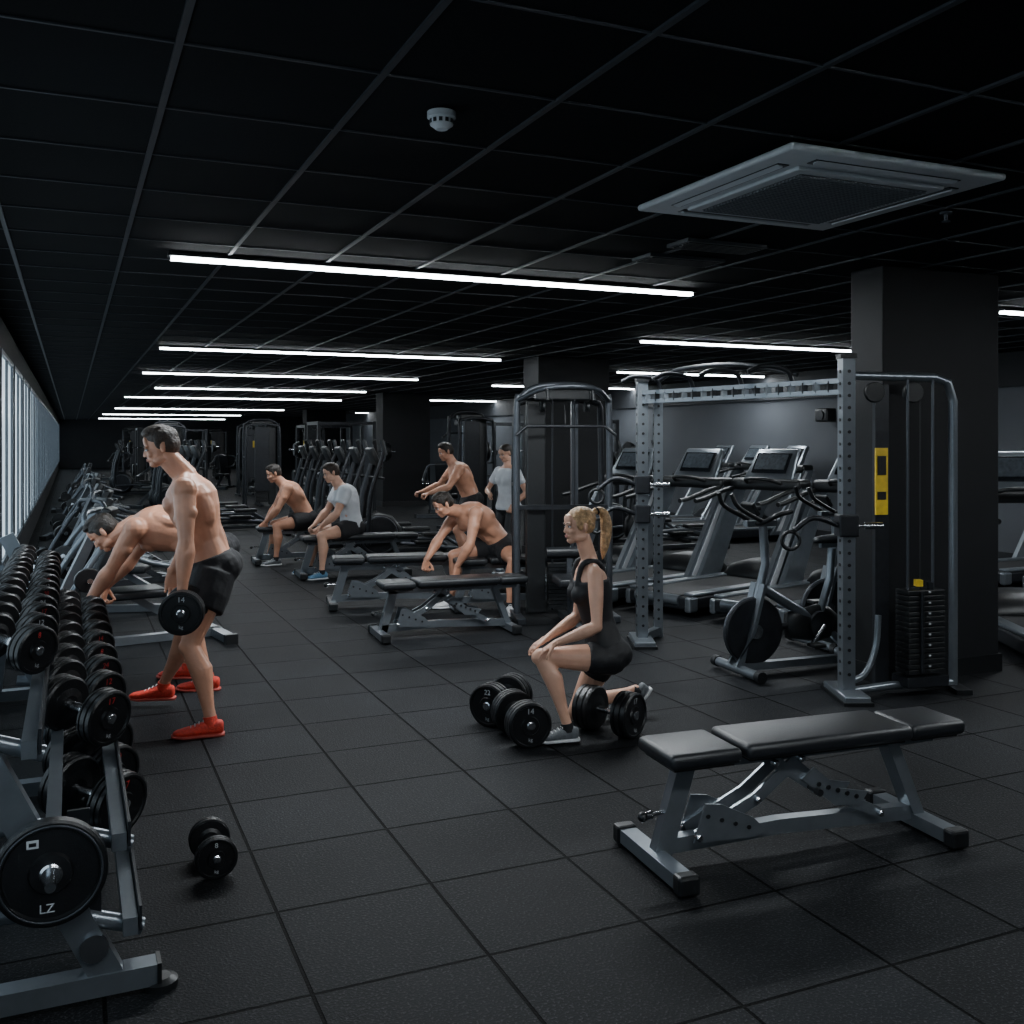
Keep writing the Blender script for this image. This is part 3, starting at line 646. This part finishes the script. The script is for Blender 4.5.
def person(name,loc,hv,H,pose,fem=False,skin='skin',hair='short',hmat='hairdark',top=None,bottom='shorts',shoe='greyshoe',sole='whitesole',fine=False,blen=.5,curls=(1.0,1.0)):
    S=H/1.8; Fv=V((hv[0],hv[1],0)).normalized(); Lv=V((-Fv.y,Fv.x,0)); O=V((loc[0],loc[1],0)); Z=V((0,0,1))
    T=lambda p:O+Fv*p[0]+Lv*p[1]+Z*p[2]
    Dv=lambda p:Fv*p[0]+Lv*p[1]+Z*p[2]
    pel=T(pose['pel']);nk=T(pose['neck']); mid=(pel+nk)/2+Dv(pose.get('bow',(0,0,0)))*2
    hip=Dv(pose.get('hipd',(0,1,0))).normalized(); shd=Dv(pose.get('shd',(0,1,0))).normalized()
    def sp(t):
        if t<0: return pel-(mid-pel).normalized()*(-t*.56*S), (mid-pel).normalized()
        if t>1: t=1
        p=pel*(1-t)**2+mid*2*t*(1-t)+nk*t*t; tg=((mid-pel)*(1-t)+(nk-mid)*t).normalized(); return p,tg
    def fr(t):
        p,tg=sp(t); s0=hip.lerp(shd,min(max(t,0),1)); f=s0.cross(tg).normalized(); s=tg.cross(f).normalized(); return p,tg,s,f
    rings=FR if fem else MR
    def torso(b,t0,t1,inf=0):
        rr=[]
        ts=sorted(set([t0,t1]+[r[0] for r in rings if t0<r[0]<t1]))
        for t in ts:
            w=np.interp(t,[r[0] for r in rings],[r[1] for r in rings])*S+inf; d=np.interp(t,[r[0] for r in rings],[r[2] for r in rings])*S+inf
            p,tg,s,f=fr(t); rr.append((p,s*float(w),f*float(d)))
        b.loft(rr,'skin',24)
    out=B(); b=B(); v=.007 if fine else .012
    torso(b,-.15,1.0)
    aw=.158 if fem else .208; ka=.92 if fem else 1.25; kl=.98 if fem else 1.12
    p88,t88,s88,f88=fr(.87)
    J={}
    for sg,key in ((1,'L'),(-1,'R')):
        sh=p88+s88*sg*aw*S; w,pole,hd_,pn=pose['arm'+key]
        el,wr=ik(sh,T(w),.30*S,.262*S,Dv(pole)); J['sh'+key]=sh;J['el'+key]=el;J['wr'+key]=wr
        if not fem: b.ell(sh,(.074*S,.074*S,.074*S),'skin')
        limb(b,sh,el,[(0,.050*S*ka),(.25,.050*S*ka),(.5,.046*S*ka),(.8,.037*S*ka),(1,.034*S*ka)])
        limb(b,el,wr,[(0,.036*S*ka),(.22,.044*S*ka),(.5,.037*S*ka),(.82,.026*S*ka),(1,.023*S*ka)])
        ud=(el-sh).normalized(); fdir=(wr-el).normalized()
        if not fem: 
            bi=(fdir-ud*fdir.dot(ud)); bi=bi.normalized() if bi.length>.05 else f88
            b.ell(sh.lerp(el,.55)+bi*.028*S,(.040*S,.040*S,.044*S),'skin'); b.ell(sh.lerp(el,.45)-bi*.028*S,(.044*S,)*3,'skin')
        pn9,tn9,sn9,fn9=fr(.99); kt=min(ka,1.0); b.tube([pn9+tn9*.02*S,p88.lerp(sh,.5)+t88*.030*S,sh+t88*.014*S],[.044*S*kt,.042*S*kt,.042*S*kt],'skin',10)
        hd2=Dv(hd_).normalized(); hand(out,wr,hd2,Dv(pn),curls[0 if sg>0 else 1],S*(.9 if fem else 1.04),sg,skin,.0036 if fine else .0065)
        J['hd'+key]=hd2
        hp=pel+hip*sg*.088*S-sp(0)[1]*.02*S; a,pole,td=pose['leg'+key]
        kn,an=ik(hp,T(a),.435*S,.425*S,Dv(pole)); J['hp'+key]=hp;J['kn'+key]=kn;J['an'+key]=an
        limb(b,hp,kn,[(0,.088*S*kl),(.3,.085*S*kl),(.6,.072*S*kl),(.85,.055*S*kl),(1,.049*S*kl)])
        sd_=(an-kn).normalized(); th=(kn-hp).normalized(); bk=(-Dv(td)+sd_*Dv(td).dot(sd_)); bk=bk.normalized() if bk.length>.05 else -th
        limb(b,kn,an,[(0,.046*S*kl),(.15,.050*S*kl),(.35,.057*S*kl),(.6,.041*S*kl),(.85,.030*S*kl),(1,.031*S*kl)],bk,[0,.008*S,.024*S,.014*S,.004*S,0])
        b.ell(kn-bk*.016*S,(.042*S*kl,)*3,'skin')
        if not fem:
            fk=-bk; b.ell(hp.lerp(kn,.72)+fk*.022*S,(.048*S,.048*S,.055*S),'skin')
    if not fem:
        for s in (1,-1):
            p,tg,sd,f=fr(.75); b.ell(p+f*.110*S+sd*s*.084*S,(.080*S,.046*S,.056*S),'skin',(sd,f,tg))
            p,tg,sd,f=fr(.64); b.ell(p-f*.070*S+sd*s*.118*S,(.062*S,.056*S,.120*S),'skin',(sd,f,tg))
            for t in (.24,.37,.50):
                p,tg,sd,f=fr(t); b.ell(p+f*.104*S+sd*s*.034*S,(.030*S,.018*S,.030*S),'skin',(sd,f,tg))
            p,tg,sd,f=fr(.30); b.ell(p-f*.088*S+sd*s*.042*S,(.032*S,.030*S,.16*S),'skin',(sd,f,tg))
            p,tg,sd,f=fr(.36); b.ell(p+f*.03*S+sd*s*.125*S,(.03*S,.06*S,.09*S),'skin',(sd,f,tg))
            p,tg,sd,f=fr(-.02); b.ell(p-f*.060*S+sd*s*.075*S,(.085*S,.085*S,.085*S),'skin',(sd,f,tg))
    else:
        for s in (1,-1):
            p,tg,sd,f=fr(.66); b.ell(p+f*.080*S+sd*s*.064*S,(.060*S,.058*S,.058*S),'skin',(sd,f,tg))
            p,tg,sd,f=fr(-.02); b.ell(p-f*.050*S+sd*s*.070*S,(.085*S,.076*S,.085*S),'skin',(sd,f,tg))
    hc=T(pose['head']); fc=Dv(pose['face']); upv=(hc-nk).normalized()*.5+Z*.7
    hb=head(out,hc,fc,upv,S,fem,hair,hmat,skin,.0045 if fine else .007)
    b.tube([fr(.90)[0],fr(1.0)[0],hb],[.074*S*(.72 if fem else 1),.069*S*(.72 if fem else 1),.063*S*(.74 if fem else 1)],'skin',14,ends=True)
    union(b,v,2,out,skin)
    vc=.009 if fine else .013
    c=B()
    fit=bottom in('fit','leggings'); mat='clothfit' if fit else 'cloth'; inf=.008*S if fit else .014*S
    torso(c,-.15,.13,inf)
    for s in (1,-1):
        p,tg,sd,f=fr(-.02)
        rr=.085 if not fem else .080
        c.ell(p-f*(.060 if not fem else .050)*S+sd*s*.072*S,(rr*S+inf,rr*S+inf,rr*S+inf),'skin',(sd,f,tg))
        k='L' if s>0 else 'R'; hp,kn,an=J['hp'+k],J['kn'+k],J['an'+k]
        if bottom in('pants','leggings'):
            e_=.018 if bottom=='pants' else .006
            c.tube([hp,hp.lerp(kn,.5),kn,kn.lerp(an,.35),kn.lerp(an,.93)],[(.088*kl+e_)*S,(.076*kl+e_)*S,(.054*kl+e_)*S,(.056*kl+e_)*S,(.036*kl+e_)*S],'skin',16)
            c.ell(kn,((.054*kl+e_)*S,)*3,'skin')
        else:
            e_=.010 if fit else .030
            c.tube([hp,hp.lerp(kn,.3),hp.lerp(kn,blen)],[(.088*kl+e_*.8)*S,(.086*kl+e_)*S,((.086-.026*blen)*kl+e_*1.2)*S],'skin',18)
        c.ell(hp,(.096*S*kl,)*3,'skin')
    union(c,vc,2,out,mat)
    if top:
        c=B()
        if top=='tank':
            torso(c,.0,.80,.006*S)
            for s in (1,-1):
                p,tg,sd,f=fr(.66); c.ell(p+f*.080*S+sd*s*.064*S,(.066*S,.064*S,.064*S),'skin',(sd,f,tg))
                p1,g1,s1,f1=fr(.74); p2,g2,s2,f2=fr(.93)
                c.tube([p1+f1*.10*S+s1*s*.075*S,p2+f2*.062*S+s2*s*.078*S+g2*.014*S,p2+s2*s*.085*S+g2*.036*S,p2-f2*.05*S+s2*s*.078*S+g2*.01*S,p1-f1*.085*S+s1*s*.05*S],.019*S,'skin',10,curve=4)
            union(c,vc,2,out,'clothfit')
        else:
            torso(c,-.06,.965,.017*S)
            for k in 'LR':
                sh,el=J['sh'+k],J['el'+k]; c.tube([sh.lerp(p88,.25),sh,sh.lerp(el,.58)],[.072*S*ka,.070*S*ka,.062*S*ka],'skin',16); c.ell(sh,(.072*S*ka,)*3,'skin')
                s=1 if k=='L' else -1
                if fem:
                    p,tg,sd,f=fr(.66); c.ell(p+f*.078*S+sd*s*.060*S,(.07*S,)*3,'skin')
                else:
                    p,tg,sd,f=fr(.75); c.ell(p+f*.110*S+sd*s*.075*S,(.09*S,.056*S,.066*S),'skin',(sd,f,tg)); p,tg,sd,f=fr(.64); c.ell(p-f*.070*S+sd*s*.118*S,(.074*S,.068*S,.13*S),'skin',(sd,f,tg))
            union(c,vc,2,out,'white')
    for k in 'LR':
        an=J['an'+k]; td=Dv(pose['leg'+k][2]).normalized(); sd=Z.cross(td).normalized(); up=td.cross(sd).normalized(); s_=S*(.92 if fem else 1)
        Q=lambda x,z: an+td*x*s_+up*z*s_
        c=B(); rr=[]
        for x,w,z0,z1 in ((-.068,.018,-.06,-.015),(-.06,.030,-.072,-.002),(-.035,.037,-.075,.002),(.0,.038,-.075,-.002),(.04,.037,-.075,-.006),(.09,.043,-.076,-.022),(.14,.046,-.076,-.034),(.18,.038,-.075,-.042),(.20,.018,-.068,-.052)):
            rr.append((Q(x,(z0+z1)/2),sd*w*s_,up*((z1-z0)/2)*s_))
        c.loft(rr,'skin',16,.8); union(c,.006 if fine else .009,1,out,shoe)
        rr=[]
        for x,w in ((-.074,.022),(-.062,.034),(-.03,.041),(.03,.040),(.09,.046),(.145,.049),(.185,.040),(.208,.018)):
            rr.append((Q(x,-.079+(.006 if x>.18 else 0)),sd*w*s_,up*.011*s_))
        out.loft(rr,sole,16,.7)
        out.tube([an-up*.03*s_,an+(J['kn'+k]-an).normalized()*.022*S],[.040*s_,.0375*s_],'cloth' if shoe!='redshoe' else 'redshoe',14)
        for i in range(4): out.tube([Q(.04+i*.022,.0-i*.010)-sd*.022*s_,Q(.04+i*.022,.006-i*.0105),Q(.04+i*.022,.0-i*.010)+sd*.022*s_],.003,'whitesole',5)
    out.build(name,world=True); return J
DN=(0,0,-1)
JA=person('man_holding_dumbbell',(-1.85,5.7),(-1,-.20),1.76,dict(pel=(-.15,0,.87),neck=(.01,.0,1.395),bow=(.010,0,0),head=(.14,.02,1.56),face=(.95,.12,-.24),shd=(.0,1,0),
  armL=((-.01,.32,.79),(-1,.3,0),(.08,0,-1),(-1,0,0)),armR=((.12,-.28,.82),(-1,0,0),DN,(0,1,0)),
  legL=((-.16,.33,.085),(1,.25,0),(1,.10,0)),legR=((.20,-.36,.085),(1,-.3,0),(1,-.1,0))),hmat='hairbrown',shoe='redshoe',sole='sole',fine=True,blen=.52,curls=(1.05,.5))
b=B(); w=JA['wrL']+JA['hdL']*.10; Fv=V((-1,-.20,0)).normalized()
dumbbell(b,V((0,0,0)),(.20,-1,0),.115,.34,'14'); b.build('dumbbell',w-Fv*.022)
JB=person('man_bending_at_rack',(-2.2,6.5),(-1,0),1.78,dict(pel=(-.27,0,.86),neck=(.25,0,1.05),bow=(-.02,0,.04),head=(.44,.02,1.0),face=(.68,.12,-.72),
  armL=((.50,.2,.53),(-.5,.2,.3),(.25,0,-1),(-1,0,-.2)),armR=((.58,-.22,.55),(-.5,-.2,.3),(.25,0,-1),(-1,0,0)),
  legL=((-.26,.10,.085),(1,.1,0),(1,.1,0)),legR=((-.02,-.22,.085),(1,-.1,0),(1,0,0))),shoe='redshoe',sole='sole',fine=True,curls=(.9,.9))
JC=person('woman_kneeling',(.45,5.5),(-1,-.12),1.66,dict(pel=(-.075,0,.43),neck=(.025,0,.945),bow=(.02,0,0),head=(.085,.01,1.13),face=(1,.30,-.05),
  armL=((.24,.16,.52),(-1,.5,0),(.8,-.1,-.5),(-.35,0,-1)),armR=((.26,-.02,.51),(-1,-.6,0),(.8,.3,-.4),(-.3,0,-1)),
  legL=((.18,.20,.085),(1,0,.6),(1,.1,0)),legR=((-.30,-.26,.155),(1,-.1,-1),(.62,0,-.78))),fem=True,skin='skin2',hair='pony',hmat='hairblond',top='tank',bottom='fit',shoe='greyshoe',fine=True,blen=.36,curls=(.28,.28))
person('man_sitting_shirtless',(-2.8,13.1),(-1,-.3),1.75,dict(pel=(-.1,0,.575),neck=(.2,0,1.03),bow=(-.04,0,0),head=(.31,0,1.16),face=(1,.1,-.35),
  armL=((.42,.15,.55),(-.3,1,0),(.6,0,-.8),(0,-1,0)),armR=((.42,-.12,.5),(-.3,-1,0),(.6,0,-.8),(0,1,0)),
  legL=((.30,.25,.085),(1,.3,1),(1,.3,0)),legR=((.36,-.22,.085),(1,-.3,1),(1,-.2,0))))
person('man_sitting_white_shirt',(-1.95,11.85),(-1,-.35),1.75,dict(pel=(-.05,0,.575),neck=(.10,0,1.06),bow=(-.03,0,0),head=(.19,0,1.21),face=(1,.1,-.3),
  armL=((.34,.18,.60),(-.5,1,0),(.7,-.3,-.5),(0,-.3,-1)),armR=((.36,-.16,.60),(-.5,-1,0),(.7,.3,-.5),(0,.3,-1)),
  legL=((.34,.26,.085),(1,.3,1),(1,.3,0)),legR=((.42,-.20,.085),(1,-.3,1),(1,-.2,0))),top='tee',skin='skin2',shoe='blueshoe',hmat='hairbrown')
person('man_leaning_on_bench',(-.15,9.65),(-.75,-.66),1.76,dict(pel=(-.03,0,.575),neck=(.36,-.12,.92),bow=(-.04,0,.05),head=(.52,-.16,.99),face=(.85,-.25,-.5),
  armL=((.50,.02,.42),(0,1,.2),(.1,0,-1),(0,-1,0)),armR=((.62,-.32,.44),(0,-1,.2),(.2,0,-1),(0,1,0)),
  legL=((.20,.42,.085),(.5,1,1),(.5,1,0)),legR=((.38,-.20,.085),(1,-.3,1),(1,-.3,0))),shoe='whitesole')
person('man_on_exercise_machine',(-.66,12.5),(-1,-.25),1.72,dict(pel=(-.15,0,.86),neck=(.08,0,1.30),bow=(-.03,0,0),head=(.17,0,1.45),face=(1,.2,-.3),
  armL=((.42,.25,.95),(-1,.6,0),(1,0,-.2),(0,0,-1)),armR=((.42,-.25,.95),(-1,-.6,0),(1,0,-.2),(0,0,-1)),
  legL=((-.05,.14,.085),(1,0,0),(1,0,0)),legR=((-.18,-.14,.085),(1,0,0),(1,0,0))))
person('woman_standing',(-.04,11.4),(-.7,-.7),1.6,dict(pel=(0,0,.84),neck=(.02,0,1.30),head=(.05,0,1.45),face=(.8,.0,-.3),
  armL=((.12,.17,.86),(-1,.6,0),(.3,-.2,-1),(0,-1,0)),armR=((.20,-.10,.98),(-.6,-1,0),(.8,.6,0),(-1,0,0)),
  legL=((.03,.12,.085),(1,0,0),(1,.2,0)),legR=((-.02,-.12,.085),(1,0,0),(1,-.2,0))),fem=True,skin='skin2',hair='bun',hmat='hairdark',top='tee',bottom='leggings',shoe='whitesole')
# ---------------------------------------------------------------- camera, world
w=bpy.data.worlds.new('World'); bpy.context.scene.world=w; w.use_nodes=True
w.node_tree.nodes['Background'].inputs['Color'].default_value=(.5,.62,.75,1); w.node_tree.nodes['Background'].inputs['Strength'].default_value=.3
cam=bpy.data.cameras.new('camera'); co=bpy.data.objects.new('camera',cam); bpy.context.collection.objects.link(co)
co.location=(0,0,1.6); co.rotation_euler=(math.pi/2,0,0); cam.sensor_width=36; cam.lens=1000/1024*36; cam.shift_y=-72/1024; cam.clip_end=200
bpy.context.scene.camera=co
